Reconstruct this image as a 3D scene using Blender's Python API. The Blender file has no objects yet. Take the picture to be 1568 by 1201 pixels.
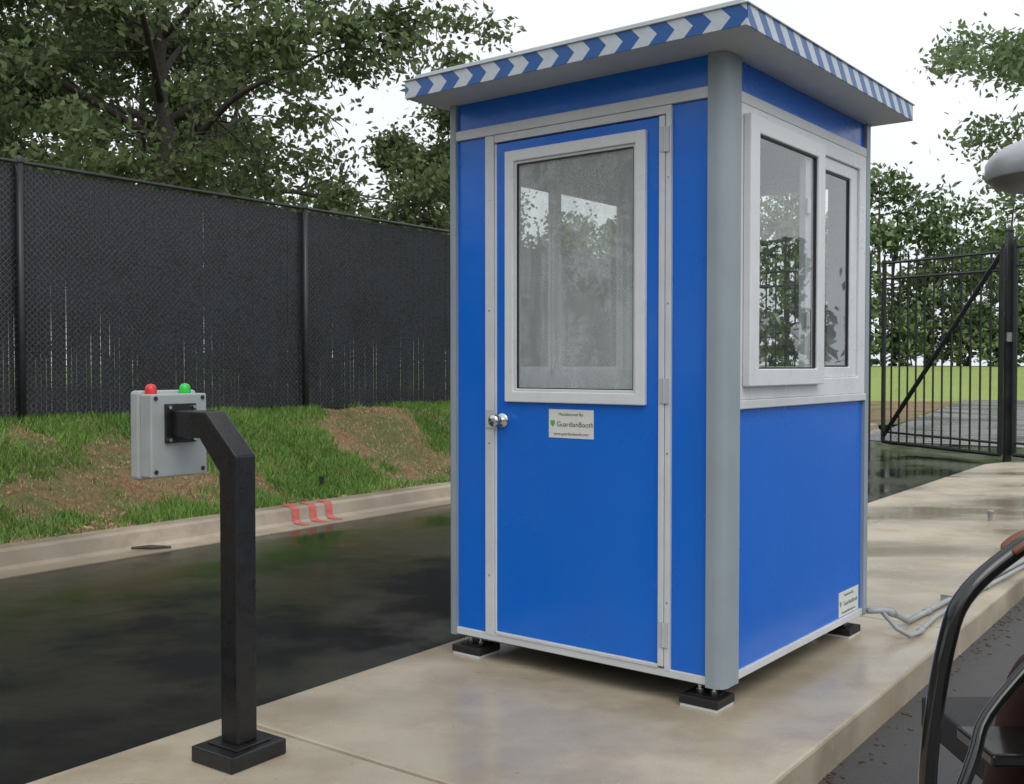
import bpy, bmesh, math, random
import numpy as np
from mathutils import Vector, Matrix, noise as mn
random.seed(7); rng=np.random.default_rng(7)
sc=bpy.context.scene
col=sc.collection
# ------------------------------------------------------------ helpers
def link(o,parent=None):
    col.objects.link(o)
    if parent: o.parent=parent
    return o
def empty(name,loc=(0,0,0),rz=0):
    e=bpy.data.objects.new(name,None); e.location=loc; e.rotation_euler=(0,0,rz); e.empty_display_size=.2
    return link(e)
def mobj(name,v,f,mat,parent=None,bevel=0,smooth=False,recalc=True,seg=2):
    m=bpy.data.meshes.new(name); m.from_pydata([tuple(p) for p in v],[],f)
    if recalc:
        bm=bmesh.new(); bm.from_mesh(m); bmesh.ops.recalc_face_normals(bm,faces=bm.faces); bm.to_mesh(m); bm.free()
    if mat: m.materials.append(mat)
    if smooth:
        for p in m.polygons: p.use_smooth=True
    o=bpy.data.objects.new(name,m); link(o,parent)
    if bevel:
        b=o.modifiers.new('b','BEVEL'); b.width=bevel; b.segments=seg; b.limit_method='ANGLE'; b.angle_limit=math.radians(40)
    return o
BF=[(0,3,2,1),(4,5,6,7),(0,1,5,4),(1,2,6,5),(2,3,7,6),(3,0,4,7)]
def boxv(x0,x1,y0,y1,z0,z1):
    return [(x0,y0,z0),(x1,y0,z0),(x1,y1,z0),(x0,y1,z0),(x0,y0,z1),(x1,y0,z1),(x1,y1,z1),(x0,y1,z1)]
def box(name,x0,x1,y0,y1,z0,z1,mat,parent=None,bevel=0):
    return mobj(name,boxv(x0,x1,y0,y1,z0,z1),BF,mat,parent,bevel)
class MB:  # mesh builder
    def __init__(s): s.v=[];s.f=[]
    def add(s,v,f):
        n=len(s.v); s.v+= [tuple(p) for p in v]; s.f+=[tuple(i+n for i in q) for q in f]
    def box(s,*a): s.add(boxv(*a),BF)
    def obox(s,c,ax,ay,az):
        c=Vector(c);ax=Vector(ax);ay=Vector(ay);az=Vector(az)
        v=[c+sx*ax+sy*ay+sz*az for sz in(-1,1) for sx,sy in((-1,-1),(1,-1),(1,1),(-1,1))]
        s.add(v,BF)
    def tube(s,pts,rad,seg=8,cap=True):
        pts=[Vector(p) for p in pts]
        if not hasattr(rad,'__len__'): rad=[rad]*len(pts)
        n0=len(s.v); up=None
        for i,p in enumerate(pts):
            d=(pts[min(i+1,len(pts)-1)]-pts[max(i-1,0)]).normalized()
            if up is None:
                up=Vector((0,0,1)) if abs(d.z)<.9 else Vector((1,0,0))
            a=d.cross(up).normalized(); b=a.cross(d).normalized(); up=b
            for j in range(seg):
                t=2*math.pi*j/seg
                s.v.append(tuple(p+rad[i]*(math.cos(t)*a+math.sin(t)*b)))
        for i in range(len(pts)-1):
            for j in range(seg):
                a=n0+i*seg+j; b=n0+i*seg+(j+1)%seg
                s.f.append((a,b,b+seg,a+seg))
        if cap:
            s.f.append(tuple(n0+j for j in range(seg))[::-1]); e=n0+(len(pts)-1)*seg
            s.f.append(tuple(e+j for j in range(seg)))
    def lathe(s,c,prof,seg=24):
        n0=len(s.v)
        for r,z in prof:
            for j in range(seg):
                t=2*math.pi*j/seg; s.v.append((c[0]+r*math.cos(t),c[1]+r*math.sin(t),c[2]+z))
        for i in range(len(prof)-1):
            for j in range(seg):
                a=n0+i*seg+j; b=n0+i*seg+(j+1)%seg
                s.f.append((a,b,b+seg,a+seg))
    def obj(s,name,mat,parent=None,**k): return mobj(name,s.v,s.f,mat,parent,**k)
def smoothpath(pts,n=6):
    P=[Vector(p) for p in pts]; out=[]
    for i in range(len(P)-1):
        p0=P[max(i-1,0)];p1=P[i];p2=P[i+1];p3=P[min(i+2,len(P)-1)]
        for j in range(n):
            t=j/n
            out.append(.5*((2*p1)+(p2-p0)*t+(2*p0-5*p1+4*p2-p3)*t*t+(3*p1-p0-3*p2+p3)*t**3))
    out.append(P[-1]); return out
def quads_mesh(name,V,mat,parent=None,n=4):
    N=V.shape[0]; m=bpy.data.meshes.new(name)
    m.vertices.add(N*n); m.vertices.foreach_set('co',V.reshape(-1).astype(np.float32))
    m.loops.add(N*n); m.loops.foreach_set('vertex_index',np.arange(N*n,dtype=np.int32))
    m.polygons.add(N); m.polygons.foreach_set('loop_start',np.arange(0,N*n,n,dtype=np.int32))
    m.update(calc_edges=True); m.materials.append(mat)
    o=bpy.data.objects.new(name,m); return link(o,parent)
# ------------------------------------------------------------ materials
def nt(name):
    m=bpy.data.materials.new(name); m.use_nodes=True; t=m.node_tree
    return m,t,t.nodes,t.links,t.nodes['Principled BSDF']
def noise_node(N,L,scale,detail=6,vec=None,rough=.6):
    n=N.new('ShaderNodeTexNoise'); n.inputs['Scale'].default_value=scale; n.inputs['Detail'].default_value=detail; n.inputs['Roughness'].default_value=rough
    if vec: L.new(vec,n.inputs['Vector'])
    return n
def ramp(N,L,src,stops,interp='LINEAR'):
    r=N.new('ShaderNodeValToRGB'); r.color_ramp.interpolation=interp
    e=r.color_ramp.elements
    while len(e)<len(stops): e.new(.5)
    for i,(p,c) in enumerate(stops):
        e[i].position=p
        e[i].color=(c,c,c,1) if not hasattr(c,'__len__') else (*c,1)
    L.new(src,r.inputs[0]); return r
def mixc(N,L,fac,a,b,mode='MIX'):
    m=N.new('ShaderNodeMix'); m.data_type='RGBA'; m.blend_type=mode
    for s,x in((m.inputs[0],fac),(m.inputs[6],a),(m.inputs[7],b)):
        if isinstance(x,bpy.types.NodeSocket): L.new(x,s)
        elif hasattr(x,'__len__'): s.default_value=(*x,1)
        else: s.default_value=x
    return m.outputs[2]
def math_(N,L,op,a,b=None,c=None):
    m=N.new('ShaderNodeMath'); m.operation=op
    for i,x in enumerate((a,b,c)):
        if x is None: continue
        if isinstance(x,bpy.types.NodeSocket): L.new(x,m.inputs[i])
        else: m.inputs[i].default_value=x
    return m.outputs[0]
def bump(N,L,b,h,strength=.3,dist=.01):
    n=N.new('ShaderNodeBump'); n.inputs['Strength'].default_value=strength; n.inputs['Distance'].default_value=dist
    L.new(h,n.inputs['Height']); L.new(n.outputs[0],b.inputs['Normal']); return n
def geopos(N): return N.new('ShaderNodeNewGeometry').outputs['Position']
def simple(name,c,rough=.5,metal=0,var=.12,nscale=6,spec=.5,bmp=0,bscale=200,coat=0):
    m,t,N,L,b=nt(name); p=geopos(N)
    n=noise_node(N,L,nscale,5,p)
    r=ramp(N,L,n.outputs[0],[(.3,tuple(x*(1-var) for x in c)),(.7,tuple(min(1,x*(1+var)) for x in c))])
    L.new(r.outputs[0],b.inputs['Base Color']); b.inputs['Metallic'].default_value=metal
    rr=ramp(N,L,n.outputs[0],[(.3,max(0,rough-.06)),(.7,min(1,rough+.08))]); L.new(rr.outputs[0],b.inputs['Roughness'])
    b.inputs['Specular IOR Level'].default_value=spec; b.inputs['Coat Weight'].default_value=coat
    if bmp:
        n2=noise_node(N,L,bscale,3,p); bump(N,L,b,n2.outputs[0],bmp,.003)
    return m
def panel_mat(name,c,rough=.2):
    m,t,N,L,b=nt(name); p=geopos(N)
    n=noise_node(N,L,1.3,4,p); st=noise_node(N,L,5,6,p,.65)
    c1=mixc(N,L,n.outputs[0],tuple(x*.9 for x in c),tuple(x*1.08 for x in c))
    mp=N.new('ShaderNodeMapping'); mp.inputs['Scale'].default_value=(1,1,.3); L.new(p,mp.inputs[0])
    g=noise_node(N,L,9,6,mp.outputs[0],.7); gf=ramp(N,L,g.outputs[0],[(.5,0.),(.8,.12)])
    c1=mixc(N,L,gf.outputs[0],c1,(c[0]+.05,c[1]+.06,c[2]*.9))
    L.new(c1,b.inputs['Base Color'])
    rr=ramp(N,L,st.outputs[0],[(.3,rough-.08),(.7,rough+.12)]); L.new(rr.outputs[0],b.inputs['Roughness'])
    v=N.new('ShaderNodeTexVoronoi'); v.inputs['Scale'].default_value=210; L.new(p,v.inputs[0])
    d=ramp(N,L,v.outputs[0],[(.0,1.0),(.22,0.0)])
    bu=bump(N,L,b,d.outputs[0],.2,.0007)
    n3=noise_node(N,L,1.6,2,p); b2=N.new('ShaderNodeBump'); b2.inputs['Strength'].default_value=.15; b2.inputs['Distance'].default_value=.04
    L.new(n3.outputs[0],b2.inputs['Height']); L.new(b2.outputs[0],bu.inputs['Normal'])
    return m
M={}
M['blue']=panel_mat('blue_panel',(.004,.145,.66))
M['white']=simple('white_aluminium',(.62,.64,.66),.35,var=.07)
M['vinyl']=simple('white_vinyl',(.70,.72,.74),.3,var=.04)
M['grey']=simple('grey_column',(.29,.34,.38),.4,var=.07,nscale=3)
M['soffit']=simple('soffit_paint',(.50,.53,.55),.5,var=.08,nscale=3)
M['inner']=simple('booth_lining',(.62,.64,.65),.5,var=.05)
M['black']=simple('black_powdercoat',(.012,.012,.013),.28,var=.3,nscale=20,bmp=.25,bscale=350)
M['blackiron']=simple('black_iron',(.022,.024,.026),.4,var=.3)
M['wire']=simple('coated_wire',(.055,.06,.066),.28,var=.6,nscale=40)
M['rubber']=simple('rubber',(.015,.015,.015),.6)
M['gasket']=simple('gasket',(.02,.02,.022),.5)
M['steel']=simple('brushed_steel',(.62,.62,.6),.22,metal=1)
M['hinge']=simple('hinge_aluminium',(.5,.52,.54),.4,var=.08)
M['boxgrey']=simple('enclosure_plastic',(.36,.39,.39),.45,var=.08,nscale=10)
M['pvc']=simple('conduit_grey',(.33,.345,.35),.35)
M['lampgrey']=simple('lamp_paint',(.40,.42,.44),.35)
M['lampdark']=simple('lamp_underside',(.14,.145,.15),.4)
M['bark']=simple('bark',(.065,.055,.047),.85,var=.4,nscale=12)
M['cartblack']=simple('cart_tube_black',(.012,.012,.012),.15,var=.2,coat=.5)
M['vinylseat']=simple('seat_vinyl',(.03,.03,.032),.4)
M['skin']=simple('skin',(.17,.065,.035),.5,var=.1)
M['trousers']=simple('trousers',(.045,.014,.010),.8,var=.15,nscale=30)
M['shirt']=simple('shirt',(.08,.1,.13),.8,var=.15,nscale=30)
M['hair']=simple('hair',(.012,.01,.009),.6)
M['floor']=simple('booth_floor',(.15,.15,.15),.5)
def domelight(name,c):
    m,t,N,L,b=nt(name); p=geopos(N); n=noise_node(N,L,90,2,p)
    L.new(mixc(N,L,n.outputs[0],c,tuple(min(1,x*1.3) for x in c)),b.inputs['Base Color']); b.inputs['Roughness'].default_value=.15
    return m
M['red']=domelight('red_lens',(.55,.03,.03)); M['green']=domelight('green_lens',(.02,.45,.05))
M['sticker']=simple('sticker_white',(.72,.73,.70),.3,var=.03)
M['ink']=simple('sticker_ink',(.03,.04,.05),.4); M['inkgreen']=simple('sticker_green',(.15,.4,.05),.4)
def tape(name,chev):
    m,t,N,L,b=nt(name); tc=N.new('ShaderNodeTexCoord'); s=N.new('ShaderNodeSeparateXYZ'); L.new(tc.outputs['Object'],s.inputs[0])
    z=math_(N,L,'SUBTRACT',s.outputs[2],2.589)
    if chev:
        a=math_(N,L,'ABSOLUTE',z); u=math_(N,L,'ADD',s.outputs[0],a)
        q=math_(N,L,'FRACT',math_(N,L,'DIVIDE',u,.15))
    else:
        u=math_(N,L,'ADD',s.outputs[1],z); q=math_(N,L,'FRACT',math_(N,L,'DIVIDE',u,.125))
    g=math_(N,L,'GREATER_THAN',q,.5)
    n=noise_node(N,L,60,4,tc.outputs['Object'])
    blue=mixc(N,L,n.outputs[0],(.015,.08,.30),(.03,.13,.38)); wh=mixc(N,L,n.outputs[0],(.42,.47,.54),(.62,.67,.72))
    L.new(mixc(N,L,g,blue,wh),b.inputs['Base Color']); b.inputs['Roughness'].default_value=.3
    return m
M['tapeF']=tape('reflective_tape_chevron',True); M['tapeR']=tape('reflective_tape_slant',False)
def glass(name,fog,tint=(.92,.95,.95),rough=.01,f0=.07,drop=.25,blur=0,cut=.28):
    m,t,N,L,b=nt(name); N.remove(b); out=N['Material Output']; g=N.new('ShaderNodeNewGeometry'); p=g.outputs['Position']
    tr=N.new('ShaderNodeBsdfTransparent'); tr.inputs[0].default_value=(*tint,1)
    gl=N.new('ShaderNodeBsdfGlossy'); gl.inputs['Roughness'].default_value=rough; gl.inputs[0].default_value=(.95,.95,.95,1)
    dt=N.new('ShaderNodeVectorMath'); dt.operation='DOT_PRODUCT'; L.new(g.outputs['Incoming'],dt.inputs[0]); L.new(g.outputs['Normal'],dt.inputs[1])
    c=math_(N,L,'ABSOLUTE',dt.outputs['Value']); k=math_(N,L,'POWER',math_(N,L,'SUBTRACT',1.0,c),4.0)
    fr=math_(N,L,'MULTIPLY_ADD',k,1-f0,f0)
    v=N.new('ShaderNodeTexVoronoi'); v.inputs['Scale'].default_value=95; L.new(p,v.inputs[0])
    v2=N.new('ShaderNodeTexVoronoi'); v2.inputs['Scale'].default_value=190; L.new(p,v2.inputs[0])
    nn=noise_node(N,L,3,4,p)
    thr=ramp(N,L,nn.outputs[0],[(.35,.06),(.65,cut)])
    d=math_(N,L,'LESS_THAN',math_(N,L,'MINIMUM',v.outputs[0],v2.outputs[0]),thr.outputs[0])
    base=tr
    if blur:   # fogged film: part of the light passes scattered
        rf=N.new('ShaderNodeBsdfRefraction'); rf.inputs['IOR'].default_value=1.0; rf.inputs['Roughness'].default_value=blur; rf.inputs[0].default_value=(*tint,1)
        mb_=N.new('ShaderNodeMixShader'); mb_.inputs[0].default_value=.6; L.new(tr.outputs[0],mb_.inputs[1]); L.new(rf.outputs[0],mb_.inputs[2]); base=mb_
    mx=N.new('ShaderNodeMixShader'); L.new(fr,mx.inputs[0]); L.new(base.outputs[0],mx.inputs[1]); L.new(gl.outputs[0],mx.inputs[2])
    df=N.new('ShaderNodeBsdfDiffuse'); df.inputs[0].default_value=(.70,.74,.74,1)
    tl=N.new('ShaderNodeBsdfTranslucent'); tl.inputs[0].default_value=(.70,.74,.74,1)
    ms=N.new('ShaderNodeMixShader'); ms.inputs[0].default_value=.35; L.new(df.outputs[0],ms.inputs[1]); L.new(tl.outputs[0],ms.inputs[2])
    mp=N.new('ShaderNodeMapping'); mp.inputs['Scale'].default_value=(1,1,.25); L.new(p,mp.inputs[0])
    n2=noise_node(N,L,13,6,mp.outputs[0])
    f=ramp(N,L,n2.outputs[0],[(.3,max(0,fog*.8)),(.7,fog*1.2)])
    ff=math_(N,L,'MULTIPLY_ADD',d,drop,f.outputs[0])
    m2=N.new('ShaderNodeMixShader'); L.new(ff,m2.inputs[0]); L.new(mx.outputs[0],m2.inputs[1]); L.new(ms.outputs[0],m2.inputs[2])
    L.new(m2.outputs[0],out.inputs[0]); return m
M['glass']=glass('window_glass',.04,f0=.12); M['fogglass']=glass('wet_fogged_glass',.47,drop=.22,blur=.12,cut=.36); M['clear']=glass('clear_glass',.0,(.95,.96,.96),drop=.05)
def concrete(name,c=(.40,.35,.27),wet=.5):
    m,t,N,L,b=nt(name); p=geopos(N)
    mp=N.new('ShaderNodeMapping'); mp.inputs['Rotation'].default_value=(0,0,math.radians(36)); mp.inputs['Scale'].default_value=(.5,1.1,1)
    L.new(p,mp.inputs[0])
    big=noise_node(N,L,1.0,5,mp.outputs[0],.5); mid=noise_node(N,L,2.6,8,p,.68); fine=noise_node(N,L,140,4,p,.7)
    a=mixc(N,L,ramp(N,L,big.outputs[0],[(.36,0.),(.62,1.)]).outputs[0],tuple(x*.66 for x in c),tuple(x*1.1 for x in c))
    a=mixc(N,L,ramp(N,L,mid.outputs[0],[(.36,.6),(.55,0.)]).outputs[0],a,(c[0]*.64,c[1]*.57,c[2]*.5))
    a=mixc(N,L,.3,a,ramp(N,L,fine.outputs[0],[(.3,.55),(.7,1.3)]).outputs[0],'MULTIPLY')
    spk=noise_node(N,L,38,2,p); a=mixc(N,L,ramp(N,L,spk.outputs[0],[(.7,0.),(.76,.5)]).outputs[0],a,(.12,.08,.05))
    L.new(a,b.inputs['Base Color'])
    r=ramp(N,L,big.outputs[0],[(.40,.6-wet*.9),(.62,.5)]); L.new(r.outputs[0],b.inputs['Roughness'])
    st=ramp(N,L,big.outputs[0],[(.4,.06),(.62,.22)])
    bp=bump(N,L,b,fine.outputs[0],.2,.002); L.new(st.outputs[0],bp.inputs['Strength'])
    return m
M['concrete']=concrete('wet_concrete',(.47,.405,.305),.54); M['kerb']=concrete('kerb_concrete',(.38,.32,.245),.3)
def redkerb():
    m,t,N,L,b=nt('red_spray_paint'); p=geopos(N); n=noise_node(N,L,22,6,p,.7)
    L.new(mixc(N,L,ramp(N,L,n.outputs[0],[(.4,0.),(.68,1.)]).outputs[0],(.50,.07,.06),(.38,.19,.15)),b.inputs['Base Color']); b.inputs['Roughness'].default_value=.7
    return m
M['redpaint']=redkerb()
def asphalt(name,rlo,rhi,scale,base,bd,lo=.4,hi=.6,slo=.15,shi=1.0):
    m,t,N,L,b=nt(name); p=geopos(N)
    big=noise_node(N,L,scale,7,p,.62); fine=noise_node(N,L,120,4,p,.75); mid=noise_node(N,L,9,6,p)
    a=mixc(N,L,ramp(N,L,fine.outputs[0],[(.35,0.),(.7,1.)]).outputs[0],(base*.5,base*.5,base*.53),(base*2,base*2,base*1.95))
    a=mixc(N,L,ramp(N,L,big.outputs[0],[(lo,0.),(hi,.7)]).outputs[0],a,(base*1.9,base*1.8,base*1.75))
    L.new(a,b.inputs['Base Color'])
    r1=ramp(N,L,big.outputs[0],[(lo,rlo),(hi,rhi)])
    rr=math_(N,L,'MULTIPLY_ADD',mid.outputs[0],.06,r1.outputs[0]); L.new(rr,b.inputs['Roughness'])
    st=ramp(N,L,big.outputs[0],[(lo,slo),(hi,shi)])
    h=math_(N,L,'MULTIPLY_ADD',mid.outputs[0],1.5,fine.outputs[0])
    bp=bump(N,L,b,h,.3,bd); L.new(st.outputs[0],bp.inputs['Strength'])
    return m
M['road']=asphalt('wet_asphalt',.0,.13,.8,.010,.003,.40,.62,.05,.55); M['asph']=asphalt('coarse_asphalt',.3,.5,.9,.04,.006,.2,.5)
M['lot']=asphalt('pale_asphalt',.15,.35,.4,.12,.004)
def soil():
    m,t,N,L,b=nt('verge_soil_grass'); p=geopos(N)
    n=noise_node(N,L,.75,6,p,.65); n2=noise_node(N,L,14,8,p,.75); n3=noise_node(N,L,70,4,p,.7); n4=noise_node(N,L,3,5,p,.7)
    so=mixc(N,L,ramp(N,L,n4.outputs[0],[(.35,0.),(.65,1.)]).outputs[0],(.35,.17,.09),(.38,.27,.14)); so=mixc(N,L,ramp(N,L,n3.outputs[0],[(.5,0.),(.68,.7)]).outputs[0],so,(.50,.39,.22))
    so=mixc(N,L,ramp(N,L,n2.outputs[0],[(.38,.75),(.52,0.)]).outputs[0],so,(.13,.08,.045))
    gr=mixc(N,L,n2.outputs[0],(.06,.11,.02),(.15,.21,.05))
    a=mixc(N,L,ramp(N,L,n.outputs[0],[(.48,0.),(.6,.8)]).outputs[0],so,gr)
    L.new(a,b.inputs['Base Color']); b.inputs['Roughness'].default_value=.85
    bump(N,L,b,math_(N,L,'ADD',n2.outputs[0],n3.outputs[0]),1.0,.04); return m
M['soil']=soil()
def grassfar(name,a,c):
    m,t,N,L,b=nt(name); p=geopos(N); n=noise_node(N,L,.35,8,p,.7); n2=noise_node(N,L,9,6,p,.7)
    x=mixc(N,L,n.outputs[0],a,c); x=mixc(N,L,.4,x,ramp(N,L,n2.outputs[0],[(.3,.5),(.7,1.4)]).outputs[0],'MULTIPLY')
    L.new(x,b.inputs['Base Color']); b.inputs['Roughness'].default_value=.9; bump(N,L,b,n2.outputs[0],.8,.05); return m
M['ground']=grassfar('ground_grass',(.05,.08,.02),(.12,.14,.04)); M['meadow']=grassfar('meadow_grass',(.18,.28,.06),(.36,.42,.12))
def leafmat(name,dark,light,sc_=.55,trans=0):
    m,t,N,L,b=nt(name); g=N.new('ShaderNodeNewGeometry')
    n=noise_node(N,L,sc_,3,g.outputs['Position'],.6)
    f=math_(N,L,'MULTIPLY_ADD',g.outputs['Random Per Island'],.6,math_(N,L,'MULTIPLY_ADD',n.outputs[0],1.5,-.55))
    c=mixc(N,L,f,dark,light); L.new(c,b.inputs['Base Color']); b.inputs['Roughness'].default_value=.55; b.inputs['Specular IOR Level'].default_value=.3
    if trans:
        tl=N.new('ShaderNodeBsdfTranslucent'); L.new(c,tl.inputs[0]); mx=N.new('ShaderNodeMixShader'); mx.inputs[0].default_value=trans
        L.new(b.outputs[0],mx.inputs[1]); L.new(tl.outputs[0],mx.inputs[2]); L.new(mx.outputs[0],N['Material Output'].inputs[0])
    return m
M['leafoak']=leafmat('oak_leaves',(.065,.10,.04),(.23,.30,.13),.55,.35); M['leaflight']=leafmat('light_leaves',(.12,.19,.07),(.32,.41,.21),.8,.35)
M['leaffar']=leafmat('distant_leaves',(.06,.10,.04),(.20,.28,.11),.25); M['blade']=leafmat('grass_blades',(.07,.16,.025),(.22,.36,.08),1.2)
M['straw']=leafmat('dry_grass',(.3,.21,.10),(.5,.42,.24),2)
M['litter']=simple('fallen_leaves',(.07,.045,.03),.6,var=.5,nscale=30)
# ------------------------------------------------------------ island frame
O=np.array([-1.567,3.37]); T=np.array([.592,.806]); Nn=np.array([-.806,.592])
def W(k,d,z=0): q=O+k*T+d*Nn; return (float(q[0]),float(q[1]),z)
def prism(name,poly,z0,z1,mat,parent=None,bevel=0):
    n=len(poly); v=[(p[0],p[1],z0) for p in poly]+[(p[0],p[1],z1) for p in poly]
    f=[tuple(range(n))[::-1],tuple(range(n,2*n))]+[(i,(i+1)%n,(i+1)%n+n,i+n) for i in range(n)]
    return mobj(name,v,f,mat,parent,bevel)
def sheet(name,pts,mat,z):
    return mobj(name,[(p[0],p[1],z) for p in pts],[tuple(range(len(pts)))],mat)
g=sheet('ground',[(-400,-400),(400,-400),(400,400),(-400,400)],M['ground'],-.17)
sheet('road',[W(-14,4.0),W(-14,-.05),W(16,-.05),W(17,-14),W(60,-30),W(60,10),W(22,4.0)],M['road'],-.12)
sheet('paved_lot',[W(19,3.9),W(17.6,-14),W(60,-30),W(60,9.9),W(22,3.9)],M['lot'],-.115)
sheet('parking_asphalt',[W(-14,-1.6),W(-14,-14),W(16.9,-14),W(15.9,-1.6)],M['asph'],-.135)
isl=empty('concrete_island')
Rd=-1.955; g_=.005
ks=[-9.1,-5.3,-2.26,.784,3.85,6.9,9.95]
for i in range(len(ks)-1):
    a,b=ks[i]+g_,ks[i+1]-g_
    prism('slab_%d'%i,[W(a,0),W(a,Rd),W(b,Rd),W(b,0)],-.3,0,M['concrete'],isl,.012)
nose=[W(9.955,0),W(9.955,Rd)]+[W(12.5,Rd-.05),W(14.3,-2.6),W(14.9,-2.6),W(14.6,-1.9),W(14.75,-.9),W(14.4,-.25),W(13.6,0)]
prism('slab_nose',nose,-.3,0,M['concrete'],isl,.012)
prism('joint_filler',[W(-9,-.02),W(-9,Rd+.02),W(10,Rd+.02),W(10,-.02)],-.29,-.014,M['rubber'],isl)
def extr(name,prof,k0,k1,mat,parent=None,n=1,bev=0):
    v=[];f=[];m=len(prof)
    for i in range(n+1):
        k=k0+(k1-k0)*i/n
        for d,z in prof: v.append(W(k,d,z))
    for i in range(n):
        for j in range(m): a=i*m+j; b=i*m+(j+1)%m; f.append((a,b,b+m,a+m))
    f.append(tuple(range(m))); f.append(tuple(range(n*m,n*m+m)))
    return mobj(name,v,f,mat,parent,bev)
kerb=empty('kerb')
k=-14
i=0
while k<22:
    extr('kerb_%d'%i,[(3.82,-.3),(3.82,-.112),(4.13,-.124),(4.16,-.1),(4.19,.0),(4.23,.02),(4.39,.025),(4.39,-.3)],k+.004,k+3.05-.004,M['kerb'],kerb); k+=3.05;i+=1
for j,kk in enumerate((4.84,5.06,5.27)):
    w_=.09
    v=[W(kk-.06,3.95,-.1175),W(kk-.06+w_,3.95,-.1175),W(kk,4.13,-.121),W(kk+w_,4.13,-.121),W(kk+w_,4.157,-.1),W(kk,4.157,-.1),W(kk+.02+w_,4.188,.0),W(kk+.02,4.188,.0),W(kk+.05+w_,4.37,.026),W(kk+.05,4.37,.026),W(kk+.03+w_,4.23,.0215),W(kk+.03,4.23,.0215)]
    mobj('red_mark_%d'%j,[(a,b,c+.0035) for a,b,c in v],[(0,1,3,2),(2,3,4,5),(5,4,6,7),(7,6,10,11),(11,10,8,9)],M['redpaint'],kerb)
def vz(k,d):
    x=min(1,max(0,(d-4.38)/2.0)); s=x*x*(3-2*x)
    top=.80-.008*max(0,k-3)
    b=mn.noise(Vector((k*.55,d*.8,3)))*.06*min(1,x*3)*(1-.5*x)+mn.noise(Vector((k*2.3,d*2.3,9)))*.03*min(1,x*6+.15)+mn.noise(Vector((k*7,d*7,2)))*.012
    if d>7: b*=.5
    return .018+s*top*(.62+.38*x)+b
kk=np.concatenate([np.linspace(-14,20,400),np.linspace(21,60,30)]); dd=np.concatenate([np.linspace(4.38,8,70),np.linspace(8.4,60,30)])
v=[];f=[]
for a in kk:
    for d in dd:
        fade=max(0,min(1,(26-a)/5)); v.append(W(a,d,vz(a,d)*fade-(1-fade)*.14))
nd=len(dd)
for i in range(len(kk)-1):
    for j in range(nd-1): f.append((i*nd+j,(i+1)*nd+j,(i+1)*nd+j+1,i*nd+j+1))
mobj('grass_verge',v,f,M['soil'],smooth=True)
def blades(name,n,mat,thr,hmin,hmax,inv=False,krange=(-2,15),drange=(4.4,6.9),w=.006):
    out=[]; c=0
    while c<n:
        k=random.uniform(*krange); d=random.uniform(*drange)
        x,y,_=W(k,d); q=mn.noise(Vector((k*.6,d*.9,11)))+.5*mn.noise(Vector((k*2.6,d*2.6,5)))+(.4*min(1,max(0,d-5.6)) if not inv else 0)-.16*(1 if k<3.5 and d>4.9 else 0)+random.gauss(0,.11)
        c+=1
        if (q<thr)!=inv: continue
        z=vz(k,d)-.005
        for _ in range(3):
            xx=x+random.gauss(0,.02);yy=y+random.gauss(0,.02); h=random.uniform(hmin,hmax); a=random.uniform(0,6.28)
            dx,dy=math.cos(a)*w,math.sin(a)*w; lx,ly=random.gauss(0,h*.45),random.gauss(0,h*.45)
            out.append(((xx-dx,yy-dy,z),(xx+dx,yy+dy,z),(xx+lx,yy+ly,z+h)))
    return quads_mesh(name,np.array(out),mat,None,3)
blades('grass',85000,M['blade'],.0,.03,.11)
blades('dry_grass',30000,M['straw'],.08,.01,.04,inv=True,w=.005)
mb=MB()
for i in range(500):
    k=random.uniform(0,12); d=4.4+abs(random.gauss(0,.35)); x,y,_=W(k,d); s_=random.uniform(.008,.025); a=random.uniform(0,3)
    mb.obox((x,y,vz(k,d)+s_*.1),(math.cos(a)*s_,math.sin(a)*s_,s_*.3),(-math.sin(a)*s_*.8,math.cos(a)*s_*.8,0),(0,0,s_*.5))
mb.obj('stones',simple('red_clay_stones',(.30,.17,.10),.8,var=.5,nscale=5),bevel=.003)
# ------------------------------------------------------------ fence
fn=empty('privacy_fence')
FD=6.5; zb=.80; zt=3.29; sl=MB(); k=-7
nv=Vector((Nn[0],Nn[1],0)); t3=Vector((T[0],T[1],0))
P_=.0535
while k<20:
    a=Vector(W(k,FD+.012+random.gauss(0,.0015),0)); zbot=vz(k,FD)+random.uniform(.0,.03); ztop=zt-.03-random.uniform(0,.02)
    off=random.gauss(0,.0010); v=[]
    for z,w in((zbot,.0238),(1.45+random.gauss(0,.2),.0250),(1.9,.0267),(ztop,.0267)):
        c=a+t3*off+Vector((0,0,z))
        v+=[c-t3*w-nv*.002,c+t3*w-nv*.002,c+t3*w+nv*.002,c-t3*w+nv*.002]
    f=[(0,3,2,1),(12,13,14,15)]
    for i in range(3):
        for j in range(4): p=i*4+j;q=i*4+(j+1)%4; f.append((p,q,q+4,p+4))
    sl.add(v,f); k+=P_
M['slat']=simple('fence_slats',(.020,.023,.028),.33,var=.5,nscale=2.2)
sl.obj('slats',M['slat'],fn)
wr=MB(); Hf=zt-.8; s=-7-Hf; r=.0042
while s<20:
    for sg in(1,-1):
        k0=s if sg==1 else s+Hf; k1=k0+sg*Hf
        a=Vector(W(k0,FD-.004-.004*sg,.78));b=Vector(W(k1,FD-.004-.004*sg,zt-.02)); d=(b-a).normalized(); q=d.cross(nv).normalized()*r
        wr.add([a-q,a+q,b+q,b-q],[(0,1,2,3)])
    s+=P_*1.2
wr.obj('chain_link_wires',M['wire'],fn,recalc=False)
ps=MB(); k=3.5-3.62*3
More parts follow.
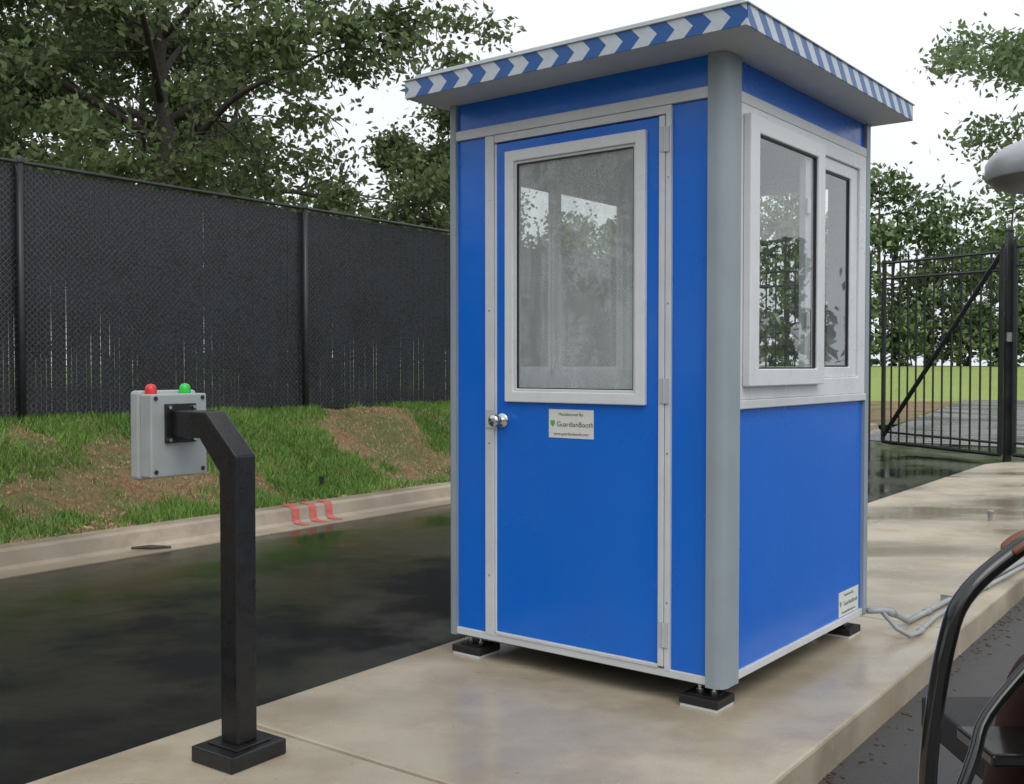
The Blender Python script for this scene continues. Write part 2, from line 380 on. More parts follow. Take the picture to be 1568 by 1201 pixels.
while k<20.5:
    ps.tube([W(k,FD-.05,.3),W(k,FD-.05,zt+.03)],.034,10); ps.lathe(W(k,FD-.05,zt+.03),[(.042,-.03),(.042,.01),(.02,.035),(0,.04)],10); k+=3.62
ps.tube([W(-7,FD-.05,zt),W(20,FD-.05,zt)],.020,8)
ps.tube([W(-7,FD-.03,.86),W(20,FD-.03,.80)],.006,5)
ps.obj('posts_and_rails',M['blackiron'],fn,smooth=True)
# ------------------------------------------------------------ booth
th=math.atan2(-.618,.786)
B=empty('guard_booth',(.81,4.03,0),th)
LX,LY=1.384,1.588
def pt(pl,a,o,z):
    return {'F':(a,o,z),'R':(-o,a,z),'L':(-LX+o,a,z),'B':(a,LY-o,z)}[pl]
def pb(name,pl,a0,a1,z0,z1,o0,o1,mat,bev=.002):
    v=[pt(pl,a,o,z) for z in(z0,z1) for a,o in((a0,o0),(a1,o0),(a1,o1),(a0,o1))]
    return mobj(name,v,BF,M[mat],B,bev)
def pg(name,pl,a0,a1,z0,z1,o,mat):
    return mobj(name,[pt(pl,a0,o,z0),pt(pl,a1,o,z0),pt(pl,a1,o,z1),pt(pl,a0,o,z1)],[(0,1,2,3)],M[mat],B)
def pf(name,pl,a0,a1,z0,z1,h,o0,o1,mat,bev=.002):
    b0,b1,y0,y1=h; v=[]
    for o in(o0,o1):
        v+=[pt(pl,*q) for q in((a0,o,z0),(a1,o,z0),(a1,o,z1),(a0,o,z1),(b0,o,y0),(b1,o,y0),(b1,o,y1),(b0,o,y1))]
    f=[]
    for i in range(4):
        j=(i+1)%4
        f+=[(i,j,j+4,i+4),(i+8,i+12,j+12,j+8),(i,i+8,j+8,j),(i+4,j+4,j+12,i+12)]
    return mobj(name,v,f,M[mat],B,bev)
Z0,Z1=.10,2.553
pb('side_panel_r','F',-.222,-.055,.132,2.385,.004,.03,'blue')
pb('side_panel_l','F',-1.352,-1.178,.132,2.385,.004,.03,'blue')
pb('door_jamb_r','F',-.246,-.221,.125,2.385,-.010,.05,'white')
pb('door_edge_trim_r','F',-.274,-.2485,.14,2.345,-.014,.045,'white')
pb('door_jamb_l','F',-1.178,-1.128,.125,2.385,-.010,.05,'white')
pb('door_edge_l','F',-1.126,-1.117,.14,2.345,-.003,.04,'vinyl')
pb('head_trim','F',-1.352,-.055,2.387,2.43,-.012,.05,'white')
pb('door_head','F',-1.127,-.247,2.352,2.386,-.006,.045,'white')
pb('base_trim','F',-1.352,-.055,.10,.131,-.008,.05,'white')
pb('door_sweep','F',-1.118,-.275,.131,.146,-.012,.04,'white')
pb('frieze_front','F',-1.352,-.055,2.431,Z1,.004,.03,'blue')
win=(-1.02,-.376,1.23,2.262)
pf('door','F',-1.117,-.275,.147,2.345,win,.0,.04,'blue')
pf('door_window_frame','F',-1.06,-.336,1.19,2.302,(-1.012,-.384,1.238,2.254),-.018,.012,'vinyl',.004)
pf('door_window_bead','F',-1.0125,-.3835,1.2375,2.2545,(-1.0,-.396,1.25,2.242),-.008,.012,'white',.003)
pf('door_window_gasket','F',-1.0,-.396,1.25,2.242,(-.996,-.4,1.254,2.238),-.004,.01,'gasket',0)
pg('door_glass','F',-.999,-.397,1.251,2.241,.006,'fogglass')
for z in(.22,1.2,2.2):
    mb=MB(); mb.tube([(-.2475,-.016,z),(-.2475,-.016,z+.1)],.005,8); mb.box(-.268,-.2475,-.0165,-.0145,z,z+.1); mb.box(-.2475,-.228,-.0165,-.0105,z,z+.1)
    mb.obj('hinge',M['hinge'],B)
mb=MB()
for z in(.4,1.0,1.6,2.1):
    for x in(-.233,-1.153): mb.tube([(x,-.009,z),(x,-.0125,z)],.004,8)
mb.obj('screws',M['steel'],B)
mb=MB(); kc=(-1.083,0,1.106)
def ylathe(mb,c,prof,seg=20):
    n0=len(mb.v)
    for r,y in prof:
        for j in range(seg):
            t=2*math.pi*j/seg; mb.v.append((c[0]+r*math.cos(t),c[1]+y,c[2]+r*math.sin(t)))
    for i in range(len(prof)-1):
        for j in range(seg):
            a=n0+i*seg+j;b=n0+i*seg+(j+1)%seg; mb.f.append((a,b,b+seg,a+seg))
ylathe(mb,kc,[(0,-.001),(.034,-.001),(.034,-.006),(.026,-.012),(.012,-.016),(.011,-.035),(.018,-.042),(.027,-.052),(.029,-.064),(.025,-.074),(.012,-.079),(0,-.08)])
mb.obj('door_knob',M['steel'],B,smooth=True)
mb=MB(); mb.box(-1.172,-1.114,-.0155,-.0145,1.07,1.15); mb.obj('latch_guard',M['hinge'],B)
# right face
pb('lower_panel','R',.115,1.53,.132,1.177,.004,.03,'blue')
pb('frieze_side','R',.115,1.53,2.431,Z1,.004,.03,'blue')
pb('base_trim_side','R',.115,1.53,.10,.131,-.008,.05,'white')
pb('head_trim_side','R',.115,1.53,2.387,2.43,-.012,.05,'white')
pb('sill_trim','R',.115,1.53,1.178,1.214,-.018,.05,'white',.004)
pf('window_frame','R',.117,1.528,1.2145,2.3865,(.20,1.44,1.295,2.315),-.012,.055,'vinyl',.004)
pf('sash_front','R',.15,.915,1.268,2.345,(.235,.835,1.338,2.275),-.046,-.0125,'vinyl',.005)
pf('sash_front_gasket','R',.234,.836,1.337,2.276,(.241,.829,1.344,2.269),-.036,-.022,'gasket',0)
pg('glass_front','R',.236,.834,1.339,2.274,-.029,'glass')
pf('sash_rear','R',.86,1.4395,1.2955,2.3145,(.93,1.35,1.345,2.255),.0,.03,'vinyl',.005)
pf('sash_rear_gasket','R',.929,1.351,1.344,2.256,(.938,1.342,1.353,2.247),.008,.022,'gasket',0)
pg('glass_rear','R',.931,1.349,1.346,2.254,.014,'glass')
pb('meeting_stile','R',.775,.834,1.3385,2.2745,-.012,.02,'vinyl',.003)
for z in(1.52,2.02):
    pb('sash_lock','R',.765,.80,z,z+.07,-.026,-.0125,'inner',.005)
for pl,a0,a1 in(('L',.05,1.54),('B',-1.34,-.045)):
    pb('panel_low_'+pl,pl,a0,a1,.132,1.177,.004,.03,'blue'); pb('frieze_'+pl,pl,a0,a1,2.431,Z1,.004,.03,'blue')
    pb('base_'+pl,pl,a0,a1,.10,.131,-.008,.05,'white'); pb('head_'+pl,pl,a0,a1,2.387,2.43,-.012,.05,'white'); pb('sill_'+pl,pl,a0,a1,1.178,1.214,-.018,.05,'white')
    L0,L1=a0+.1,a1-.1; mid=(L0+L1)/2
    pf('wframe_'+pl,pl,a0+.002,a1-.002,1.2145,2.3865,(L0,L1,1.295,2.315),-.012,.055,'vinyl',.004)
    pf('sashA_'+pl,pl,L0+.001,mid+.03,1.2955,2.3145,(L0+.05,mid-.03,1.345,2.255),-.008,.012,'vinyl',.004)
    pf('sashB_'+pl,pl,mid-.03,L1-.001,1.2955,2.3145,(mid+.03,L1-.05,1.345,2.255),.016,.036,'vinyl',.004)
    pg('glassA_'+pl,pl,L0+.05,mid-.03,1.345,2.255,.002,'clear'); pg('glassB_'+pl,pl,mid+.03,L1-.05,1.345,2.255,.026,'clear')
pb('lining_R','R',.1,1.53,.15,1.29,.056,.07,'inner',0); pb('lining_L','L',.1,1.53,.15,1.29,.056,.07,'inner',0); pb('lining_B','B',-1.3,-.08,.15,1.29,.056,.07,'inner',0)
for pl,a0,a1 in(('R',.1,1.53),('L',.1,1.53),('B',-1.3,-.08)): pb('lining_top_'+pl,pl,a0,a1,2.32,2.5,.056,.07,'inner',0)
pf('lining_F','F',-1.31,-.07,.15,2.5,(-1.03,-.37,1.22,2.27),.052,.065,'inner',0)
box('booth_floor',-1.33,-.05,.05,1.54,.10,.15,M['floor'],B); box('ceiling',-1.33,-.05,.05,1.54,2.5,2.54,M['inner'],B)
box('counter',-1.25,-.09,1.2,1.5,.95,.98,M['inner'],B)
box('underframe',-1.36,-.03,.03,1.56,.085,.0995,M['gasket'],B)
def column(name,x0,x1,y0,y1,rad):
    o=mobj(name,boxv(x0,x1,y0,y1,.095,Z1-.001),BF,M['grey'],B)
    bm=bmesh.new(); bm.from_mesh(o.data)
    es=[e for e in bm.edges if abs(e.verts[0].co.z-e.verts[1].co.z)>1]
    out=[e for e in es if ((abs(e.verts[0].co.x-(x0 if x0<-1 else x1))<1e-4) and abs(e.verts[0].co.y-(y0 if y0<1 else y1))<1e-4)]
    bmesh.ops.bevel(bm,geom=out,offset=rad,segments=8,profile=.5,affect='EDGES')
    bm.to_mesh(o.data); bm.free()
    try: o.data.shade_smooth_by_angle(angle=.5)
    except Exception: 
        for p in o.data.polygons:p.use_smooth=False
column('column_near',-.056,.02,-.02,.116,.045)
column('column_left',-LX-.012,-1.351,-.014,.05,.02)
column('column_right',-.045,.012,1.5305,LY+.012,.02)
column('column_back',-LX-.012,-1.341,1.5405,LY+.012,.02)
rx0,rx1,ry0,ry1=-1.45,.21,-.242,1.60
box('soffit',rx0+.004,rx1-.004,ry0+.004,ry1-.004,2.5535,2.62,M['soffit'],B)
box('fascia_front',rx0,rx1,ry0-.003,ry0+.003,2.552,2.626,M['tapeF'],B)
box('fascia_side',rx1-.003,rx1+.003,ry0+.0035,ry1,2.552,2.626,M['tapeR'],B)
box('fascia_left',rx0-.003,rx0+.003,ry0+.0035,ry1,2.552,2.626,M['tapeR'],B)
box('fascia_back',rx0+.0035,rx1-.0035,ry1-.003,ry1+.003,2.552,2.626,M['tapeF'],B)
box('roof_cap',rx0-.01,rx1+.01,ry0-.01,ry1+.01,2.6265,2.632,M['soffit'],B,.002)
box('roof_membrane',rx0+.03,rx1-.03,ry0+.03,ry1-.03,2.6345,2.66,M['soffit'],B,.005)
for n_,(x,y) in enumerate(((-.09,.06),(-1.30,.07),(-.09,1.47),(-1.30,1.47))):
    mb=MB(); mb.box(x-.085,x+.085,y-.075,y+.075,.012,.045); mb.box(x-.055,x+.055,y-.05,y+.05,.045,.05)
    mb.obj('foot_pad_%d'%n_,M['rubber'],B,bevel=.004)
    box('foot_shim_%d'%n_,x-.08,x+.08,y-.072,y+.072,.0005,.0115,M['vinyl'],B)
    mb=MB()
    for dx in(-.03,.03): mb.tube([(x+dx,y,.05),(x+dx,y,.099)],.008,8); mb.tube([(x+dx,y,.05),(x+dx,y,.062)],.015,6); mb.tube([(x+dx,y,.078),(x+dx,y,.088)],.015,6)
    mb.obj('foot_bolts_%d'%n_,M['steel'],B)
def text(name,s,size,loc,rot,mat,parent):
    c=bpy.data.curves.new(name,'FONT'); c.body=s; c.size=size; c.align_x='CENTER'; c.extrude=.0002
    o=bpy.data.objects.new(name,c); c.materials.append(mat); o.location=loc; o.rotation_euler=rot; link(o,parent); return o
def sticker(pl,a0,a1,z0,z1,off):
    pb('sticker',pl,a0,a1,z0,z1,off-.0012,off,'sticker',0)
    w=a1-a0;h=z1-z0;cx=(a0+a1)/2; rot=(math.pi/2,0,0) if pl=='F' else (math.pi/2,0,math.pi/2)
    o=off-.0016
    text('sticker_text','Manufactured By:',h*.15,pt(pl,cx,o,z1-h*.22),rot,M['ink'],B)
    text('sticker_text','GuardianBooth',h*.25,pt(pl,cx+w*.09,o,z0+h*.40),rot,M['ink'],B)
    text('sticker_text','www.guardianbooth.com',h*.145,pt(pl,cx,o,z0+h*.1),rot,M['ink'],B)
    x=a0+w*.09; s=h*.12; zc=z0+h*.5
    v=[pt(pl,x+dx*s,o-.0003,zc+dz*s) for dx,dz in((-.8,.9),(.8,.9),(.8,-.1),(0,-1),(-.8,-.1))]
    mobj('sticker_shield',v,[(0,1,2,3,4)],M['inkgreen'],B)
sticker('F',-.825,-.592,1.04,1.163,-.0005)
sticker('R',1.24,1.50,.135,.255,.0035)
# conduit : rigid pipe with a second short drop loop beside it
cd=empty('electrical_conduit'); mb=MB()
p1=[Vector(p) for p in ((1.78,5.20,.125),(1.88,5.23,.12),(1.96,5.30,.08),(2.06,5.41,.022),(2.22,5.60,.018),(2.8,6.29,.018),(3.45,7.06,.018),(5.0,8.9,.018))]
p2=[Vector(p) for p in ((1.86,5.225,.115),(1.905,5.14,.05),(1.96,5.12,.02),(2.03,5.19,.018),(2.255,5.53,.018),(2.84,6.25,.018),(3.49,7.02,.018),(5.04,8.86,.018))]
mb.tube(p1,.015,10); mb.tube(p2,.012,10)
for a_,b_,q_ in((p1[1],p1[2],.02),(p2[3],p2[4],.017),(p1[4],p1[5],.02),(p1[5],p1[6],.02),(p2[5],p2[6],.017)):
    d_=(b_-a_).normalized(); mb.tube([a_+d_*.02,a_+d_*.09],q_,10)
mb.obj('pipes',M['pvc'],cd,smooth=True)
mb=MB(); mb.obox((2.53,5.93,.024),(.06,-.05,0),(.012,.015,0),(0,0,.016)); mb.obj('pipe_strap',M['steel'],cd)
mb=MB(); mb.lathe((4.18,9.1,0),[(0,.09),(.03,.09),(.03,.075),(.022,.07),(.022,0.0)],12); mb.obj('pipe_stub',M['pvc'],smooth=True)
mb=MB(); q=W(5.77,4.75); z_=vz(5.77,4.75); mb.box(q[0]-.02,q[0]+.02,q[1]-.02,q[1]+.02,z_-.05,z_+.14); mb.obj('marker_stake',M['rubber'],bevel=.003)
mb=MB(); q=W(3.2,3.98); mb.tube([(q[0]-.15,q[1]-.02,-.1),(q[0],q[1],-.095),(q[0]+.15,q[1]+.03,-.1)],[.012,.02,.01],6); mb.obj('stick',M['bark'])
# ------------------------------------------------------------ pedestal
pe=empty('access_pedestal',(-.94,3.57,0),math.atan2(-.58,.815))
box('base_plate',-.105,.105,-.12,.12,.0005,.055,M['black'],pe,.005)
box('base_flange',-.075,.075,-.075,.075,.055,.062,M['black'],pe,.002)
s=.043
secs=[((s,0,.062),(-s,0,.062)),((s,0,1.045),(-s,0,.985)),((-.115,0,1.192),(-.15,0,1.098)),((-.30,0,1.192),(-.30,0,1.098))]
v=[]
for a,b in secs: v+=[(a[0],-s,a[2]),(a[0],s,a[2]),(b[0],s,b[2]),(b[0],-s,b[2])]
f=[(0,1,2,3),(12,15,14,13)]
for i in range(3):
    for j in range(4): a=i*4+j;b=i*4+(j+1)%4; f.append((a,b,b+4,a+4))
mobj('gooseneck_post',v,f,M['black'],pe,.005)
box('flange',-.312,-.3005,-.065,.065,1.075,1.215,M['black'],pe,.002)
mb=MB()
for y in(-.052,.052):
    for z in(1.087,1.203): mb.tube([(-.2995,y,z),(-.292,y,z)],.007,6)
mb.obj('flange_bolts',M['steel'],pe)
box('enclosure_back',-.375,-.3125,-.12,.12,.955,1.25,M['boxgrey'],pe,.006)
box('enclosure_lid',-.43,-.3755,-.125,.125,.945,1.262,M['boxgrey'],pe,.012)
mb=MB()
for y in(-.10,.10):
    for z in(.975,1.235): mb.tube([(-.315,y,z),(-.309,y,z)],.008,8)
mb.obj('enclosure_screws',M['gasket'],pe)
for nm,y,m_ in(('red_light',-.085,'red'),('green_light',.06,'green')):
    mb=MB(); mb.lathe((-.36,y,1.25),[(.021,0),(.021,.012),(.019,.025),(.012,.034),(0,.037)],20); mb.obj(nm,M[m_],pe,smooth=True)
# ------------------------------------------------------------ gate
gt=empty('iron_gate'); mb=MB()
def leaf(mb,a,b,zlo,zhi_a,zhi_b,n,brace):
    a=Vector(a);b=Vector(b)
    for i in range(n+1):
        t=i/n; p=a.lerp(b,t); zh=zhi_a+(zhi_b-zhi_a)*t
        mb.tube([(p.x,p.y,zlo+.02),(p.x,p.y,zh+.12)],[.016,.016],6)
        mb.tube([(p.x,p.y,zh+.12),(p.x,p.y,zh+.2)],[.016,.002],6)
    for dz in(0,-.28):
        mb.tube([(a.x,a.y,zhi_a+dz),(b.x,b.y,zhi_b+dz)],.026,6)
    mb.tube([(a.x,a.y,zlo),(b.x,b.y,zlo)],.035,6); mb.tube([(a.x,a.y,zlo+.18),(b.x,b.y,zlo+.18)],.022,6)
    if brace: mb.tube([(a.x,a.y,zlo+.1),(b.x,b.y,zhi_b)],.04,6)
    for p,zh in((a,zhi_a),(b,zhi_b)): mb.tube([(p.x,p.y,zlo),(p.x,p.y,zh+.05)],.04,6)
leaf(mb,(6.72,18.9,0),(7.53,16.1,0),-.02,3.2,3.1,13,True)
leaf(mb,(7.62,15.85,0),(8.6,12.6,0),.0,3.15,3.1,14,False)
leaf(mb,(3.4,22.5,0),(6.4,19.4,0),-.02,3.2,3.2,20,False)
for p in((6.55,19.25),(7.58,15.97)):
    mb.box(p[0]-.045,p[0]+.045,p[1]-.045,p[1]+.045,-.15,3.4); mb.lathe((p[0],p[1],3.4),[(.08,0),(.08,.02),(.03,.06),(0,.07)],4)
mb.obj('gate_bars',M['blackiron'],gt)
mb=MB(); mb.box(7.5,7.62,15.85,15.9,1.72,1.86); mb.obj('gate_lock',M['steel'],gt)
# ------------------------------------------------------------ lamp
lp=empty('street_lamp',(4.12,8,2.78)); mb=MB()
mb.lathe((0,0,0),[(.46,0),(.475,.01),(.475,.12),(.44,.18),(.34,.25),(.18,.31),(.12,.38),(0,.4)],40); mb.obj('shade',M['lampgrey'],lp,smooth=True)
mb=MB(); mb.lathe((0,0,0),[(.459,-.001),(.43,-.005),(.40,-.05),(.25,-.09),(0,-.10)],40); mb.obj('lens',M['lampdark'],lp,smooth=True)
mb=MB(); mb.tube(smoothpath([(0,0,.38),(.25,-.1,.6),(.9,-.3,.6),(1.2,-.4,.2),(1.2,-.4,-1.5),(1.2,-.4,-2.91)]),.045,10); mb.lathe((1.2,-.4,-2.91),[(.14,0),(.14,.03),(.05,.06)],12); mb.obj('pole',M['lampgrey'],lp,smooth=True)
# ------------------------------------------------------------ trees
def leafquads(C,size):
    n=len(C); a=rng.normal(size=(n,3)); a/=np.linalg.norm(a,axis=1)[:,None]
    b=rng.normal(size=(n,3)); b-=a*(a*b).sum(1)[:,None]; b/=np.linalg.norm(b,axis=1)[:,None]
    s=size*rng.uniform(.6,1.3,(n,1)); l=a*s; w=b*s*.5
    return np.stack([C-l,C+w-.1*l,C+l,C-w-.1*l],1)
def tree(name,base,H,h0,R,nlimb,ncl,nleaf,ls,leaf,tr,seed,lean=(0,0),clr=.42):
    rd=random.Random(seed); e=empty(name,base); mb=MB(); tips=[]
    top=Vector((lean[0],lean[1],H*.8)); tp=[Vector((0,0,-.3))]
    for i in range(1,9):
        t=i/8; tp.append(Vector((top.x*t+rd.gauss(0,.07)*H*.1,top.y*t+rd.gauss(0,.07)*H*.1,top.z*t)))
    tp=smoothpath(tp,3); mb.tube(tp,[tr*(1-.85*(i/len(tp))) for i in range(len(tp))],9)
    for li in range(nlimb):
        f_=(li+.5)/nlimb; z=h0*.75+(H*.78-h0*.75)*f_; p0=min(tp,key=lambda q:abs(q.z-z)).copy()
        an=li*2.4+rd.uniform(-.4,.4); rr=R*math.sqrt(max(.1,1-((f_-.35)/.72)**2))*rd.uniform(.75,1.1)
        end=p0+Vector((math.cos(an)*rr,math.sin(an)*rr,rr*rd.uniform(.0,.5)+f_*.1*H))
        midp=p0.lerp(end,.5)+Vector((rd.gauss(0,.2),rd.gauss(0,.2),rd.uniform(.0,.5)))
        lm=smoothpath([p0,midp,end],5); r0=tr*.42*(1-.5*f_); mb.tube(lm,[r0*(1-.88*i/len(lm)) for i in range(len(lm))],7)
        for si in range(9):
            t=rd.uniform(.25,1); q=lm[int(t*(len(lm)-1))]; L_=rr*.38*rd.uniform(.5,1.1)
            d=Vector((math.cos(an)+rd.gauss(0,.8),math.sin(an)+rd.gauss(0,.8),rd.gauss(.0,.5))).normalized()
            e2=q+d*L_; m2=q.lerp(e2,.5)+Vector((rd.gauss(0,.1),rd.gauss(0,.1),rd.gauss(.08,.08)))
            sp=smoothpath([q,m2,e2],3); mb.tube(sp,[r0*.3*(1-.8*i/len(sp)) for i in range(len(sp))],5); tips+= [e2,m2] if t>.4 else [e2]
            for _ in range(3):
                tw=e2+Vector((rd.gauss(0,.35),rd.gauss(0,.35),rd.gauss(0,.22)))*R*.22; mb.tube([m2.lerp(e2,.6),tw],[r0*.1,.006],4,cap=False); tips.append(tw)
    mb.obj('trunk_and_limbs',M['bark'],e,smooth=True)
    tips=np.array([tuple(t) for t in tips]); idx=rng.integers(0,len(tips),ncl); per=nleaf//ncl
    cs=tips[idx]+rng.normal(size=(ncl,3))*.15
    rad=clr*rng.uniform(.5,1.2,(ncl,1,1))
    C=cs[:,None,:]+rng.normal(size=(ncl,per,3))*np.array([1,1,.5])*rad
    quads_mesh('foliage',leafquads(C.reshape(-1,3),ls),leaf,e); return e
tree('oak_tree',(-6.4,19,.75),11.5,3.0,4.7,22,460,66000,.078,M['leafoak'],.25,3,clr=.34)
tree('oak_tree.001',(-11.6,21,.75),11,3.0,4.6,16,280,34000,.088,M['leafoak'],.24,5,clr=.38)
tree('oak_tree.002',(-1.9,25,.75),7.2,2.6,1.7,11,130,15000,.085,M['leafoak'],.14,8,clr=.32)
tree('oak_tree.003',(-9.5,27,.75),11,3.0,4.2,12,110,12000,.10,M['leafoak'],.24,14,clr=.42)
tree('maple_tree',(13.4,20,-.15),13,4.4,4.0,14,280,32000,.085,M['leaflight'],.2,11,clr=.38)
tree('maple_tree.001',(-14,-3,-.15),11,2.2,4.4,10,100,7000,.16,M['leafoak'],.24,21)
tree('maple_tree.002',(-11,-9,-.15),12,2.2,4.4,10,100,7000,.16,M['leafoak'],.24,22)
def far_trees(name,pts,leafn,ls,seed,wide=(.2,.3),t0=.02):
    rd=random.Random(seed); Cs=[]; mb=MB()
    for x,y,z,h in pts:
        mb.tube([(x,y,z-.3),(x+rd.gauss(0,.2),y,z+h*.5),(x+rd.gauss(0,.4),y,z+h*.92)],[h*.014,h*.009,.03],6)
        w=h*rd.uniform(*wide); nc=26
        for _ in range(nc):
            t=rd.random()**.9; zz=z+h*(t0+(.97-t0)*t); ww=w*(1.12-t)**.6; a=rd.uniform(0,6.28); r_=ww*math.sqrt(rd.random())
            c=np.array([x+math.cos(a)*r_,y+math.sin(a)*r_,zz]); s_=h*rd.uniform(.03,.065)
            Cs.append(c+rng.normal(size=(leafn//nc,3))*np.array([s_,s_,s_*.7]))
            if rd.random()<.3: mb.tube([(x,y,zz-h*.04),tuple(c)],[h*.004,.02],4,cap=False)
    e=empty(name); mb.obj('trunks',M['bark'],e); quads_mesh('foliage',leafquads(np.concatenate(Cs),ls),M['leaffar'],e)
rd=random.Random(2); P_=[]
for i in range(52):
    x=-5+i*1.35+rd.gauss(0,.7); y=76+rd.gauss(0,5)-.12*x; P_.append((x,y,1.3,rd.uniform(9,14)+(3 if x>42 else 0)))
far_trees('tree_line',P_,1500,.25,1,t0=.1)
P_=[]
for i in range(44):
    x=-5+i*1.7+rd.gauss(0,.7); P_.append((x,73-.12*x+rd.gauss(0,1.5),1.2,rd.uniform(2.5,5)))
far_trees('undergrowth',P_,600,.22,9,(.4,.6))
P_=[]
for i in range(26):
    q=W(-8+i*2.0+rd.gauss(0,.6),22+rd.gauss(0,3)); P_.append((q[0],q[1],.7,rd.uniform(4.5,7)))
far_trees('tree_line.001',P_,900,.17,4)
P_=[(34+rd.gauss(0,3),2+i*3.2,-.1,rd.uniform(5,7.5)) for i in range(16)]
far_trees('tree_line.002',P_,700,.3,6,(.3,.45))
P_=[(-30+i*4,-26+rd.gauss(0,3),-.1,rd.uniform(7,10)) for i in range(14)]
far_trees('tree_line.003',P_,500,.4,7,(.3,.4))
v=[];f=[];xs=np.linspace(-60,120,60); ys=np.linspace(40,110,24)
for y in ys:
    for x in xs:
        t=min(1,max(0,(y-42)/24)); v.append((float(x),float(y),-.165+1.5*t*t*(3-2*t)+ (.12*mn.noise(Vector((x*.1,y*.1,0))) if t>0 else 0)))
nx=len(xs)
for j in range(len(ys)-1):
    for i in range(nx-1): f.append((j*nx+i,j*nx+i+1,(j+1)*nx+i+1,(j+1)*nx+i))
mobj('meadow',v,f,M['meadow'],smooth=True)
# ------------------------------------------------------------ golf cart
gc=empty('golf_cart'); mb=MB()
mb.tube(smoothpath([(1.25,1.95,1.06),(1.0,1.93,1.035),(.91,1.92,.995),(.825,1.9,.925),(.795,1.9,.84),(.772,1.9,.70),(.763,1.9,.585),(.765,1.9,.45),(.80,1.92,.36),(1.1,1.95,.32)],5),.0165,12)
mb.tube(smoothpath([(1.02,2.0,.80),(.90,1.96,.69),(.86,1.93,.62),(.80,1.9,.50)],4),.012,10)
mb.obj('armrest_rails',M['cartblack'],gc,smooth=True)
box('seat_cushion',1.08,1.95,1.45,2.0,.60,.665,M['vinylseat'],gc,.02)
box('side_bracket',.895,1.08,1.93,2.09,.60,.625,M['cartblack'],gc,.006)
box('seat_base',1.1,1.9,1.45,1.95,.30,.597,M['boxgrey'],gc,.02)
box('seat_back',1.08,1.95,1.28,1.38,.72,1.15,M['vinylseat'],gc,.03)
box('floor_pan',1.0,1.95,1.4,2.45,.22,.28,M['rubber'],gc,.01)
box('chassis',1.3,1.9,2.4,3.3,.2,.3,M['rubber'],gc,.01)
mb=MB(); mb.add([(1.0,2.7,.28),(1.95,2.7,.28),(1.95,3.3,.28),(1.0,3.3,.28),(1.15,2.85,.75),(1.85,2.85,.75),(1.8,3.2,.6),(1.2,3.2,.6)],BF); 
c=mb.obj('front_cowl',M['lampgrey'],gc,bevel=.04); c.location=(.9,0,0)
for n_,(x,y) in enumerate(((1.2,1.2),(1.9,1.2),(2.0,3.1),(2.75,3.1))):
    mb=MB()
    pr=[(.10,-.07),(.2,-.08),(.225,-.05),(.225,.05),(.2,.08),(.10,.07),(.08,.03),(.0,.03)]
    for r_,xx in pr:
        for j in range(24): t=2*math.pi*j/24; mb.v.append((x+xx,y+r_*math.cos(t),.09+r_*math.sin(t)))
    for i in range(len(pr)-1):
        for j in range(24): a=i*24+j;b=i*24+(j+1)%24; mb.f.append((a,b,b+24,a+24))
    mb.obj('wheel_%d'%n_,M['rubber'],gc,smooth=True)
